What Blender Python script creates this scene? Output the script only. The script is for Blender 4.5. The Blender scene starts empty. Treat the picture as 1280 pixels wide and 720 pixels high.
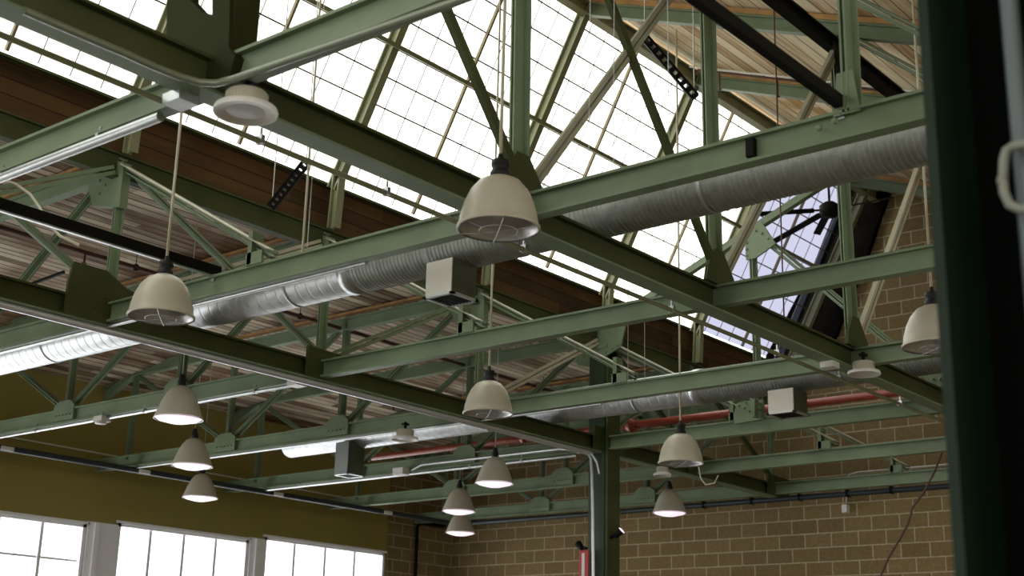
import bpy, math, random
from mathutils import Vector, Matrix
random.seed(4)
C = bpy.context.scene.collection
S, H0 = 3.0, 1.6            # 1 unit = 3 m, the eye stands 1.6 m above the floor
F = 1732.4                  # focal length in pixels of the 1280 wide frame
PIT, YAW, ROL = [math.radians(a) for a in (16.64, 39.66, 1.47)]
FW = Vector((-math.sin(YAW)*math.cos(PIT), math.cos(YAW)*math.cos(PIT), math.sin(PIT)))
RT0 = Vector((math.cos(YAW), math.sin(YAW), 0)); UP0 = RT0.cross(FW)
RT = RT0*math.cos(ROL) + UP0*math.sin(ROL); UP = -RT0*math.sin(ROL) + UP0*math.cos(ROL)

def W(p): return Vector((p[0]*S, p[1]*S, p[2]*S + H0))
def at(px, py, **k):
    """where the line of sight of a pixel meets the plane x=, y= or z= (scene units)"""
    d = FW + RT*((px-640)/F) - UP*((py-360)/F)
    a, v = list(k.items())[0]
    return d*(v/d['xyz'.index(a)])

# ------------------------------------------------------------------ materials
def mat(name, col, rough=.6, metal=0., var=0., scale=6., bump=0., emit=None, estr=0., spec=.4, stretch=(1,1,1), col2=None):
    m = bpy.data.materials.new(name); m.use_nodes = True
    nt = m.node_tree; b = nt.nodes['Principled BSDF']
    b.inputs['Base Color'].default_value = (*col, 1); b.inputs['Roughness'].default_value = rough
    b.inputs['Metallic'].default_value = metal; b.inputs['Specular IOR Level'].default_value = spec
    if emit:
        b.inputs['Emission Color'].default_value = (*emit, 1); b.inputs['Emission Strength'].default_value = estr
    if var or bump:
        tc = nt.nodes.new('ShaderNodeTexCoord'); mp = nt.nodes.new('ShaderNodeMapping'); mp.inputs['Scale'].default_value = stretch
        nz = nt.nodes.new('ShaderNodeTexNoise'); nz.inputs['Scale'].default_value = scale; nz.inputs['Detail'].default_value = 5
        nt.links.new(tc.outputs['Object'], mp.inputs[0]); nt.links.new(mp.outputs[0], nz.inputs['Vector'])
        if var:
            r = nt.nodes.new('ShaderNodeValToRGB'); r.color_ramp.elements[0].position = .3; r.color_ramp.elements[1].position = .7
            c2 = col2 or [min(1, c*(1+var)) for c in col]
            r.color_ramp.elements[0].color = (*[c*(1-var) for c in col], 1); r.color_ramp.elements[1].color = (*c2, 1)
            nt.links.new(nz.outputs['Fac'], r.inputs[0]); nt.links.new(r.outputs[0], b.inputs['Base Color'])
        if bump:
            bp = nt.nodes.new('ShaderNodeBump'); bp.inputs['Strength'].default_value = bump; bp.inputs['Distance'].default_value = .01
            nt.links.new(nz.outputs['Fac'], bp.inputs['Height']); nt.links.new(bp.outputs[0], b.inputs['Normal'])
    return m

def planks(name, dark, light, width, axis='X', seam=.10, rough=.75, blotch=(.2, .1, .05), bl=.5, lo=.2, hi=.8):
    m = bpy.data.materials.new(name); m.use_nodes = True; nt = m.node_tree; N = nt.nodes.new; L = nt.links.new
    b = nt.nodes['Principled BSDF']; b.inputs['Roughness'].default_value = rough; b.inputs['Specular IOR Level'].default_value = .2
    tc = N('ShaderNodeTexCoord'); sp = N('ShaderNodeSeparateXYZ'); L(tc.outputs['Object'], sp.inputs[0])
    dv = N('ShaderNodeMath'); dv.operation = 'DIVIDE'; dv.inputs[1].default_value = width; L(sp.outputs[axis], dv.inputs[0])
    fl = N('ShaderNodeMath'); fl.operation = 'FLOOR'; L(dv.outputs[0], fl.inputs[0])
    fr = N('ShaderNodeMath'); fr.operation = 'FRACT'; L(dv.outputs[0], fr.inputs[0])
    # boards of different length end to end
    wn0 = N('ShaderNodeTexWhiteNoise'); wn0.noise_dimensions = '1D'; L(fl.outputs[0], wn0.inputs['W'])
    ad = N('ShaderNodeMath'); ad.operation = 'MULTIPLY_ADD'; ad.inputs[1].default_value = 3.3; L(wn0.outputs['Value'], ad.inputs[0]); L(sp.outputs['Y'], ad.inputs[2])
    dy = N('ShaderNodeMath'); dy.operation = 'DIVIDE'; dy.inputs[1].default_value = 3.3; L(ad.outputs[0], dy.inputs[0])
    fy = N('ShaderNodeMath'); fy.operation = 'FLOOR'; L(dy.outputs[0], fy.inputs[0])
    cx = N('ShaderNodeCombineXYZ'); L(fl.outputs[0], cx.inputs[0]); L(fy.outputs[0], cx.inputs[1])
    wn = N('ShaderNodeTexWhiteNoise'); wn.noise_dimensions = '3D'; L(cx.outputs[0], wn.inputs['Vector'])
    mp = N('ShaderNodeMapping'); mp.inputs['Scale'].default_value = (9, .8, 9); L(tc.outputs['Object'], mp.inputs[0])
    nz = N('ShaderNodeTexNoise'); nz.inputs['Scale'].default_value = 1.6; nz.inputs['Detail'].default_value = 6; L(mp.outputs[0], nz.inputs['Vector'])
    mix = N('ShaderNodeMath'); mix.operation = 'MULTIPLY_ADD'; mix.inputs[1].default_value = .45; L(wn.outputs['Value'], mix.inputs[0])
    sc = N('ShaderNodeMath'); sc.operation = 'MULTIPLY'; sc.inputs[1].default_value = .62; L(nz.outputs['Fac'], sc.inputs[0]); L(sc.outputs[0], mix.inputs[2])
    r = N('ShaderNodeValToRGB'); r.color_ramp.elements[0].position = lo; r.color_ramp.elements[1].position = hi
    r.color_ramp.elements[0].color = (*dark, 1); r.color_ramp.elements[1].color = (*light, 1); L(mix.outputs[0], r.inputs[0])
    n2 = N('ShaderNodeTexNoise'); n2.inputs['Scale'].default_value = .9; n2.inputs['Detail'].default_value = 4; L(tc.outputs['Object'], n2.inputs['Vector'])
    r2 = N('ShaderNodeMapRange'); r2.inputs[1].default_value = .5; r2.inputs[2].default_value = .72; r2.inputs[4].default_value = bl; L(n2.outputs['Fac'], r2.inputs[0])
    m1 = N('ShaderNodeMix'); m1.data_type = 'RGBA'; m1.inputs['B'].default_value = (*blotch, 1); L(r2.outputs[0], m1.inputs['Factor']); L(r.outputs[0], m1.inputs['A'])
    lt = N('ShaderNodeMath'); lt.operation = 'LESS_THAN'; lt.inputs[1].default_value = seam; L(fr.outputs[0], lt.inputs[0])
    m2 = N('ShaderNodeMix'); m2.data_type = 'RGBA'; m2.inputs['B'].default_value = (dark[0]*.15, dark[1]*.15, dark[2]*.15, 1)
    L(lt.outputs[0], m2.inputs['Factor']); L(m1.outputs['Result'], m2.inputs['A']); L(m2.outputs['Result'], b.inputs['Base Color'])
    return m

def blocks(name, c1, c2, mortar, swap):
    m = bpy.data.materials.new(name); m.use_nodes = True; nt = m.node_tree; N = nt.nodes.new; L = nt.links.new
    b = nt.nodes['Principled BSDF']; b.inputs['Roughness'].default_value = .9; b.inputs['Specular IOR Level'].default_value = .15
    tc = N('ShaderNodeTexCoord'); sp = N('ShaderNodeSeparateXYZ'); cb = N('ShaderNodeCombineXYZ'); L(tc.outputs['Object'], sp.inputs[0])
    L(sp.outputs['Y' if swap else 'X'], cb.inputs[0]); L(sp.outputs['Z'], cb.inputs[1])
    br = N('ShaderNodeTexBrick'); br.inputs['Scale'].default_value = 1; br.inputs['Brick Width'].default_value = .41; br.inputs['Row Height'].default_value = .2
    br.inputs['Mortar Size'].default_value = .009; br.inputs['Mortar Smooth'].default_value = .3; br.offset = .5
    br.inputs['Color1'].default_value = (*c1, 1); br.inputs['Color2'].default_value = (*c2, 1); br.inputs['Mortar'].default_value = (*mortar, 1)
    L(cb.outputs[0], br.inputs['Vector'])
    nz = N('ShaderNodeTexNoise'); nz.inputs['Scale'].default_value = 30; L(tc.outputs['Object'], nz.inputs['Vector'])
    mx = N('ShaderNodeMix'); mx.data_type = 'RGBA'; mx.blend_type = 'OVERLAY'; mx.inputs['Factor'].default_value = .35
    L(br.outputs['Color'], mx.inputs['A']); L(nz.outputs['Fac'], mx.inputs['B']); L(mx.outputs['Result'], b.inputs['Base Color'])
    bp = N('ShaderNodeBump'); bp.inputs['Strength'].default_value = .5; bp.inputs['Distance'].default_value = .008; bp.invert = True
    L(br.outputs['Fac'], bp.inputs['Height']); L(bp.outputs[0], b.inputs['Normal'])
    return m

def glass(name, tint, gl=.03, rough=.15):
    m = bpy.data.materials.new(name); m.use_nodes = True; nt = m.node_tree; nt.nodes.clear(); N = nt.nodes.new; L = nt.links.new
    o = N('ShaderNodeOutputMaterial'); t = N('ShaderNodeBsdfTransparent'); g = N('ShaderNodeBsdfGlossy'); x = N('ShaderNodeMixShader')
    t.inputs[0].default_value = (*tint, 1); g.inputs['Roughness'].default_value = rough; x.inputs[0].default_value = gl
    L(t.outputs[0], x.inputs[1]); L(g.outputs[0], x.inputs[2]); L(x.outputs[0], o.inputs[0]); return m

M = dict(
    green=mat('sage green steel paint', (.175, .232, .142), .5, var=.14, scale=2.5, bump=.05, spec=.35),
    darkgreen=mat('deep green column paint', (.022, .045, .018), .45, var=.2, scale=3),
    olive=mat('olive green beam paint', (.060, .070, .026), .6, var=.2, scale=2, spec=.2),
    rafter=mat('olive grey rafter paint', (.25, .26, .15), .5, var=.15, scale=2),
    cream=mat('cream paint and lit angles', (.48, .45, .34), .5, var=.12, scale=4),
    pale=mat('grey green paint paled as lit', (.34, .34, .25), .5, var=.1, scale=4),
    black=mat('black steel', (.006, .006, .005), .6, spec=.12),
    midbar=mat('tan brown bar', (.26, .20, .11), .5), shaded_olive=mat('olive plate darkened for shade', (.026, .030, .010), .75, spec=.08), galv_glare=mat('window-lit galvanised strut', (.74, .75, .80), .3, .5),
    recess_shade=mat('column recess shade', (.002, .003, .002), .9, spec=.05), deep=mat('very dark green paint', (.008, .020, .010), .55, spec=.2),
    rubber=mat('black rubber', (.01, .01, .01), .6),
    galv=mat('galvanised duct metal', (.66, .68, .70), .42, .75, var=.16, scale=14, bump=.03),
    zinc=mat('zinc conduit', (.55, .57, .58), .38, .9, var=.1, scale=9),
    shade=mat('cream enamel lamp shade', (.47, .44, .35), .38, var=.04, scale=8, spec=.5),
    inner=mat('aluminium reflector', (.55, .54, .54), .35, .7, var=.1, scale=20),
    white=mat('white enamel', (.72, .71, .68), .4),
    offwhite=mat('off white sheet metal', (.62, .60, .55), .45, var=.06, scale=3),
    darkbox=mat('grey green sheet metal', (.09, .10, .07), .5, var=.1, scale=4),
    grille=mat('black grille', (.006, .008, .01), .5),
    red=mat('red sprinkler main paint', (.33, .052, .026), .35, var=.15, scale=5, spec=.6),
    rust=mat('rust brown pipe paint', (.085, .03, .02), .5, var=.25, scale=8),
    slate=mat('dark slate pipe paint', (.025, .034, .038), .4),
    ochre=mat('ochre wall paint', (.30, .245, .075), .85, var=.06, scale=.6, bump=.03, spec=.15),
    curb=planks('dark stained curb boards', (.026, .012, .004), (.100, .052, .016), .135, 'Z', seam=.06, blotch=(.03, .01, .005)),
    deckl=planks('weathered deck boards', (.13, .07, .035), (.66, .56, .43), .13, 'X', seam=.13, blotch=(.17, .08, .03), bl=.9, lo=.3, hi=.68),
    deckr=planks('pale pine deck boards', (.48, .29, .12), (.98, .86, .64), .17, 'X', seam=.07, blotch=(.50, .30, .10), bl=.85, lo=.30, hi=.60),
    nailer=mat('pine nailer', (.42, .24, .09), .7, var=.3, scale=5),
    block=blocks('tan concrete block', (.235, .170, .078), (.185, .132, .060), (.44, .37, .25), False),
    block2=blocks('tan concrete block side', (.235, .170, .078), (.185, .132, .060), (.44, .37, .25), True),
    floor=mat('grey concrete floor', (.15, .135, .11), .6, var=.15, scale=1.2),
    glass=glass('wired skylight glass', (.60, .60, .585)), clear=glass('clear skylight glass', (.97, .97, .96)),
    dimmed=glass('wired glass with outside shade', (.145, .145, .20)),  # tint stands in for the sky being obscured outside these panes
    pane=glass('window glass', (.9, .9, .96)),
    frost=mat('frosted lens', (.6, .6, .6), .3),
    lit=mat('glowing lens', (.8, .8, .8), .4, emit=(1, .80, .94), estr=.80),
    cord=mat('brown cord', (.10, .05, .04), .7), muntin=mat('dark glazing bar', (.10, .07, .06), .6),
    fin=mat('grey light glazing bar', (.45, .42, .42), .6),
    wframe=mat('white window frame', (.85, .85, .88), .5),
)
REDSIGN = mat('red sign plastic', (.42, .03, .03), .4)

# ------------------------------------------------------------------ mesh builder (scene units in, metres out)
class MB:
    def __init__(s): s.v = []; s.f = []; s.sm = []; s.mi = []
    def add(s, vs, fs, smooth=False, mi=0):
        n = len(s.v); s.v += [Vector(v) for v in vs]
        for f in fs: s.f.append([n+i for i in f]); s.sm.append(smooth); s.mi.append(mi)
    def box(s, a, b, mi=0):
        x0, y0, z0 = a; x1, y1, z1 = b
        s.add([(x0,y0,z0),(x1,y0,z0),(x1,y1,z0),(x0,y1,z0),(x0,y0,z1),(x1,y0,z1),(x1,y1,z1),(x0,y1,z1)],
              [(0,3,2,1),(4,5,6,7),(0,1,5,4),(1,2,6,5),(2,3,7,6),(3,0,4,7)], False, mi)
    def bar(s, p, q, w, h, up=(0,0,1), os=0., ou=0., mi=0):
        """rectangular bar from p to q, w across, h along up; os / ou shift it sideways / along up"""
        p = Vector(p); q = Vector(q); a = (q-p).normalized(); u = Vector(up)
        sd = a.cross(u)
        if sd.length < 1e-4: sd = a.cross(Vector((1,0,0)))
        sd.normalize(); u = sd.cross(a).normalized()
        vs = []
        for e in (p, q):
            for i, j in ((-1,-1),(1,-1),(1,1),(-1,1)): vs.append(e + sd*(os+i*w/2) + u*(ou+j*h/2))
        s.add(vs, [(0,1,2,3),(7,6,5,4),(0,4,5,1),(1,5,6,2),(2,6,7,3),(3,7,4,0)], False, mi)
    def ibeam(s, p, q, w, h, up=(0,0,1), t=.006, ou=0.):
        s.bar(p, q, t, h-2*t, up, 0, ou); s.bar(p, q, w, t, up, 0, ou+h/2-t/2); s.bar(p, q, w, t, up, 0, ou-h/2+t/2)
    def double(s, p, q, w, h, up, gap=.005):
        """two angles back to back: w is the whole width"""
        e = (w-gap)/2
        for k in (-1, 1):
            s.bar(p, q, e, .004, up, k*(gap/2+e/2), h/2); s.bar(p, q, .004, h, up, k*(gap/2+.002), 0)
    def tube(s, pts, r, n=10, cap=True):
        pts = [Vector(p) for p in pts]; rings = []
        prev = None
        for i, p in enumerate(pts):
            t = (pts[min(i+1, len(pts)-1)] - pts[max(i-1, 0)]).normalized()
            if prev is None:
                u = t.cross(Vector((0,0,1)));
                if u.length < .05: u = t.cross(Vector((1,0,0)))
            else: u = prev - t*prev.dot(t)
            u.normalize(); prev = u; w = t.cross(u)
            rr = r[i] if isinstance(r, (list, tuple)) else r
            rings.append([p + (u*math.cos(k*2*math.pi/n) + w*math.sin(k*2*math.pi/n))*rr for k in range(n)])
        vs = [v for g in rings for v in g]
        fs = [(i*n+k, i*n+(k+1)%n, (i+1)*n+(k+1)%n, (i+1)*n+k) for i in range(len(pts)-1) for k in range(n)]
        s.add(vs, fs, True)
        if cap: s.add(rings[0], [tuple(range(n))][::1]); s.add(rings[-1], [tuple(range(n))][::1])
    def lathe(s, c, prof, n=40, axis='z', mi=0):
        c = Vector(c); vs = []
        for r, h in prof:
            for k in range(n):
                a = k*2*math.pi/n; ca, sa = math.cos(a)*r, math.sin(a)*r
                vs.append(c + (Vector((ca, sa, h)) if axis == 'z' else Vector((h, ca, sa))))
        s.add(vs, [(i*n+k, i*n+(k+1)%n, (i+1)*n+(k+1)%n, (i+1)*n+k) for i in range(len(prof)-1) for k in range(n)], True, mi)
    def lathes(s, c, prof, n=40, axis='z', mi=0):
        for a, b_ in zip(prof, prof[1:]): s.lathe(c, [a, b_], n, axis, mi)
    def plate(s, pts, nrm, t):
        """flat polygon with thickness t along nrm"""
        d = Vector(nrm)*(t/2); a = [Vector(p)-d for p in pts]; b = [Vector(p)+d for p in pts]; n = len(pts)
        s.add(a+b, [tuple(range(n)), tuple(range(2*n-1, n-1, -1))] + [(i, (i+1)%n, n+(i+1)%n, n+i) for i in range(n)])
    def rivets(s, pts, nrm, r=.0045):
        d = Vector(nrm).normalized()
        for p in pts:
            p = Vector(p); s.tube([p - d*.001, p + d*.003, p + d*.0042], [r, r, r*.5], 8)
    def build(s, name, m, parent=None, mats=None):
        me = bpy.data.meshes.new(name)
        org = Vector((0,0,0))
        me.from_pydata([W(v) for v in s.v], [], s.f); me.polygons.foreach_set('use_smooth', s.sm)
        for x in (mats or [m]): me.materials.append(x)
        if mats: me.polygons.foreach_set('material_index', s.mi)
        me.update()
        o = bpy.data.objects.new(name, me); C.objects.link(o)
        if parent:
            o.parent = parent; o.matrix_parent_inverse = Matrix.Translation(-parent.location)
        return o

def tag(o, label=None, cat=None, group=None, kind=None):
    if label: o['label'] = label
    if cat: o['category'] = cat
    if group: o['group'] = group
    if kind: o['kind'] = kind
    return o
def thing(name, loc, label=None, cat=None, group=None, kind=None):
    o = bpy.data.objects.new(name, None); C.objects.link(o); o.location = W(loc); o.empty_display_size = .1
    return tag(o, label, cat, group, kind)
def part(name, m, parent, fn, *a, label=None, **k):
    b = MB(); getattr(b, fn)(*a, **k); o = b.build(name, m, parent)
    if label: o['label'] = label
    return o

# ------------------------------------------------------------------ the frame of the hall
YA = [1.295, 2.078, 2.855, 3.613, 4.350, 5.030, 5.700]     # the seven trusses, near to far
XB1, XB2, XW, YW = -1.72, -3.14, -5.40, 6.02
XE0 = XB1 + 1.42
ZE, ZG = 1.434, 1.60                                       # top of the valley beam, foot of the glass
XR, ZR = -2.69, 2.445                                      # ridge
ZF = -H0/S
YN = -2.6                                                  # wall behind the camera
XF = 2.6                                                   # wall on the far right
def zdeck(x):
    if x < XB2: return 1.452 - max(0, (-4.6 - x))*.14
    if x < XE0: return max(ZR - .39*(x-XR), 1.45) if x > XR else ZR
    return ZR
def struct(o): o['kind'] = 'structure'; return o
def sbox(name, a, b, m):
    x = MB(); x.box(a, b); return struct(x.build(name, m))

sbox('floor', (XW-.1, YN-.1, ZF-.05), (XF+.1, YW+.1, ZF), M['floor'])
# flat deck of the left bay, sloping a little to the wall
b = MB()
for (xa, za), (xb, zb) in (((XW-.05, 1.335), (-4.6, 1.452)), ((-4.6, 1.452), (XB2-.046, 1.452))):
    b.add([(xa,YN,za),(xb,YN,zb),(xb,YW,zb),(xa,YW,za),(xa,YN,za+.03),(xb,YN,zb+.03),(xb,YW,zb+.03),(xa,YW,za+.03)],
          [(0,3,2,1),(4,5,6,7),(0,1,5,4),(1,2,6,5),(2,3,7,6),(3,0,4,7)])
struct(b.build('ceiling', M['deckl']))
def slab(name, x0, z0, x1, z1, m, t=.03, y0=YN, y1=YW):
    b = MB(); b.add([(x0,y0,z0),(x1,y0,z1),(x1,y1,z1),(x0,y1,z0),(x0,y0,z0+t),(x1,y0,z1+t),(x1,y1,z1+t),(x0,y1,z0+t)],
          [(0,3,2,1),(4,5,6,7),(0,1,5,4),(1,2,6,5),(2,3,7,6),(3,0,4,7)])
    return struct(b.build(name, m))
slab('ceiling', XR-.02, ZR+.02, XE0, 1.512, M['deckr'])
slab('ceiling', XE0+.45, ZR+.02, XF+.05, ZR-.39*(XF-XE0-.45), M['deckr'])
# curbs: the board wall between valley beam and glass
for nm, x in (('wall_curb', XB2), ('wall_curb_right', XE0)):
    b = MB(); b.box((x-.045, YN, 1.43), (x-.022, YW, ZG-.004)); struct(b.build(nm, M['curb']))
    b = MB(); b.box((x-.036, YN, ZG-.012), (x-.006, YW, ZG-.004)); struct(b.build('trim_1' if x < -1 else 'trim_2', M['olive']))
# back wall (concrete block), side walls
def gable(y, zl): return [(XW-.08, y, zl), (XF+.06, y, zl), (XF+.06, y, 1.33), (XE0+.45, y, ZR+.03), (XE0, y, ZG), (XE0, y, 1.52), (XR, y, ZR+.03), (XB2, y, ZG), (XB2, y, 1.47), (-4.6, y, 1.47), (XW-.08, y, 1.35)]
b = MB(); b.plate(gable(YW+.03, ZF), (0,1,0), .06); struct(b.build('wall_back', M['block']))
b = MB(); b.plate(gable(YN-.03, 1.25), (0,1,0), .06); b.box((XW-.1, YN-.06, ZF), (XF+.1, YN, .35)); struct(b.build('wall_behind', M['ochre']))
b = MB(); b.box((XF, YN, ZF), (XF+.06, YW, .7)); b.box((XF, YN, 1.15), (XF+.06, YW, 1.36)); struct(b.build('wall_right', M['ochre']))
def fill_window(nm, p, q, d):
    root = thing(nm, p, kind='structure'); p = Vector(p); q = Vector(q); L_ = (q-p).length; d = (q-p).normalized(); n = int(L_/.45)
    h = Vector((0, 0, q.z-p.z)); q = Vector((q.x, q.y, p.z)); d = (q-p).normalized(); L_ = (q-p).length
    b = MB(); b.add([p, q, q+h, p+h], [(0,1,2,3)]); b.build('glass', M['pane'], root)
    b = MB()
    for k in range(n+1): a = p+d*(L_*k/n); b.bar(a, a+h, .014, .014, d)
    for t_ in (0, .33, .66, 1): b.bar(p+h*t_, q+h*t_, .012, .012)
    b.build('frame', M['wframe'], root)
fill_window('window_6', (XW, YN-.03, .35), (XF, YN-.03, 1.25), 0)  # unseen window wall, added and sized for fill light
fill_window('window_7', (XF+.03, YN, .7), (XF+.03, YW, 1.15), 0)  # unseen window on the right, added for fill light
ZT, ZB = .742, -.30
ZTS = [.712, .737, .764, .70]
WIN = [(-2.0, 2.45), (2.55, 3.593), (3.759, 4.523), (4.625, 5.481)]
ZTS = [.70, .712, .737, .764]
b = MB(); b.box((XW-.06, YN, .764), (XW, 5.52, 1.42)); b.box((XW-.06, YN, ZF), (XW, 5.52, ZB))
e = [YN] + [v for w in WIN for v in w] + [5.52]
for i in range(0, len(e), 2): b.box((XW-.06, e[i], ZB), (XW, e[i+1], .764))
for (ya, yb), zt in zip(WIN, ZTS): b.box((XW-.06, ya, zt), (XW, yb, .764))
struct(b.build('wall_left', M['ochre']))
b = MB(); b.box((XW-.06, 5.50, ZF), (XW+.012, YW, 1.5)); struct(b.build('wall_left_pier', M['block2']))
# dark boarded panel between the glass and the block gable
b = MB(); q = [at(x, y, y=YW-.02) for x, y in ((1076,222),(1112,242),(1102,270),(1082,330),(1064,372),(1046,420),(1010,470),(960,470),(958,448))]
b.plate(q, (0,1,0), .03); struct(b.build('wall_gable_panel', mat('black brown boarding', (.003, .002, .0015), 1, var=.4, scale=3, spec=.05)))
b = MB(); a_, c_ = at(1078, 235, y=5.95), at(992, 447, y=5.95)
b.bar(a_, c_, .012, .012); a2, c2 = at(1062, 232, y=5.92), at(975, 452, y=5.92); b.bar(a2, c2, .035, .03)
struct(b.build('trim_3', M['slate']))

# ------------------------------------------------------------------ skylight
def skylight(nm, x0, y0, y1, full):
    dx, dz = XR-XB2, ZR-ZG
    root = thing(nm, (x0, y0, ZG), kind='structure')
    nrm = Vector((-dz, 0, dx)).normalized(); sl = Vector((dx, 0, dz))
    off = nrm*.004
    def pt(y, t, o=0.): return Vector((x0, y, ZG)) + sl*t + nrm*o
    def pane(name, ya, yb, m):
        b = MB(); b.add([pt(ya,0,.004), pt(yb,0,.004), pt(yb,1,.004), pt(ya,1,.004)], [(0,1,2,3)]); return b.build(name, m, root)
    pane('glass', y0, 5.03 if full else y1, M['glass' if full else 'clear'])
    if full: o = pane('glass', 5.03, y1, M['dimmed']); o['label'] = 'dim lavender panes beside the gable wall'
    part('ridge_beam', M['rafter'], root, 'ibeam', (x0+dx+.01, y0, ZR-.045), (x0+dx+.01, YW, ZR-.045), .035, .06)
    if not full: return
    b = MB()
    for k in range(1, 10): b.bar(pt(y0, k/10, .001), pt(y1, k/10, .001), .0052, .0034, nrm)
    b.build('purlin_bars', M['muntin'], root)
    ys = [YA[0]-.78] + YA[:6] + [y1]
    b = MB(); mid = MB()
    for ya, yb in zip(ys, ys[1:]):
        for k in range(1, 8):
            if k == 4: continue
            b.bar(pt(ya+(yb-ya)*k/8, 0, .001), pt(ya+(yb-ya)*k/8, 1, .001), .0030, .0024, nrm)
        ym = (ya+yb)/2
        part('mid_bar', M['midbar'], root, 'bar', pt(ym, 0, -.008), pt(ym, 1, -.008), .0085, .012, nrm)
    b.build('glazing_bars', M['fin'], root)
    for y in YA[:6] + [y1]:
        b = MB()
        # bent rafter: short leg down the curb, then up the slope
        b.ibeam(pt(y, -.02, -.028), pt(y, 1, -.028), .028, .042, nrm)
        b.ibeam((x0+.028, y, ZE), pt(y, .03, -.028), .028, .035, (1,0,0))
        b.build('rafter', M['rafter'], root)
    gx = x0+dx*.5+.03
    part('mid_purlin', M['rafter'], root, 'bar', (-2.86, y0, 1.995), (-2.86, y1, 1.995), .014, .020, nrm)
skylight('window_1', XB2, YN, 5.87, True)
skylight('window_5', XE0, YN, YW, False)

# ------------------------------------------------------------------ windows of the left wall
for n, (ya, yb) in enumerate(WIN):
    ZT = ZTS[n]
    root = thing('window_%d' % (n+8 if n == 0 else n+1), (XW, ya, ZB), kind='structure')
    b = MB(); t = .016
    for (p0, p1) in (((ya,ZB),(yb,ZB+t)), ((ya,ZT-t),(yb,ZT)), ((ya,ZB),(ya+t,ZT)), ((yb-t,ZB),(yb,ZT))):
        b.box((XW-.045, p0[0], p0[1]), (XW+.004, p1[0], p1[1]))
    b.build('frame', M['wframe'], root)
    b = MB(); k = {0: 18, 1: 5, 2: 4, 3: 4}[n]
    for i in range(1, k):
        y = ya+(yb-ya)*i/k; b.box((XW-.04, y-.008, ZB), (XW-.010, y+.008, ZT))
    b.box((XW-.038, ya, .545), (XW-.018, yb, .555)) if n < 2 else None
    b.build('mullion', M['wframe'], root)
    b = MB(); b.add([(XW-.03,ya,ZB),(XW-.03,yb,ZB),(XW-.03,yb,ZT),(XW-.03,ya,ZT)], [(0,1,2,3)]); b.build('glass', M['pane'], root)
for k, (ya, yb) in enumerate(((3.597, 3.755), (4.527, 4.621))):
    b = MB(); b.box((XW-.01, ya, ZB), (XW+.012, yb, (.725, .75)[k])); b.box((XW+.012, ya+.03, ZB), (XW+.024, ya+.055, (.72, .745)[k]))
    struct(b.build('trim_%d' % (k+4), M['wframe']))
for (ya, yb), zt in zip(WIN[1:], ZTS[1:]):
    b = MB(); b.box((XW-.002, ya-.01, zt-.002), (XW+.012, yb+.01, zt+.009)); struct(b.build('trim_6', M['wframe']))

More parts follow.
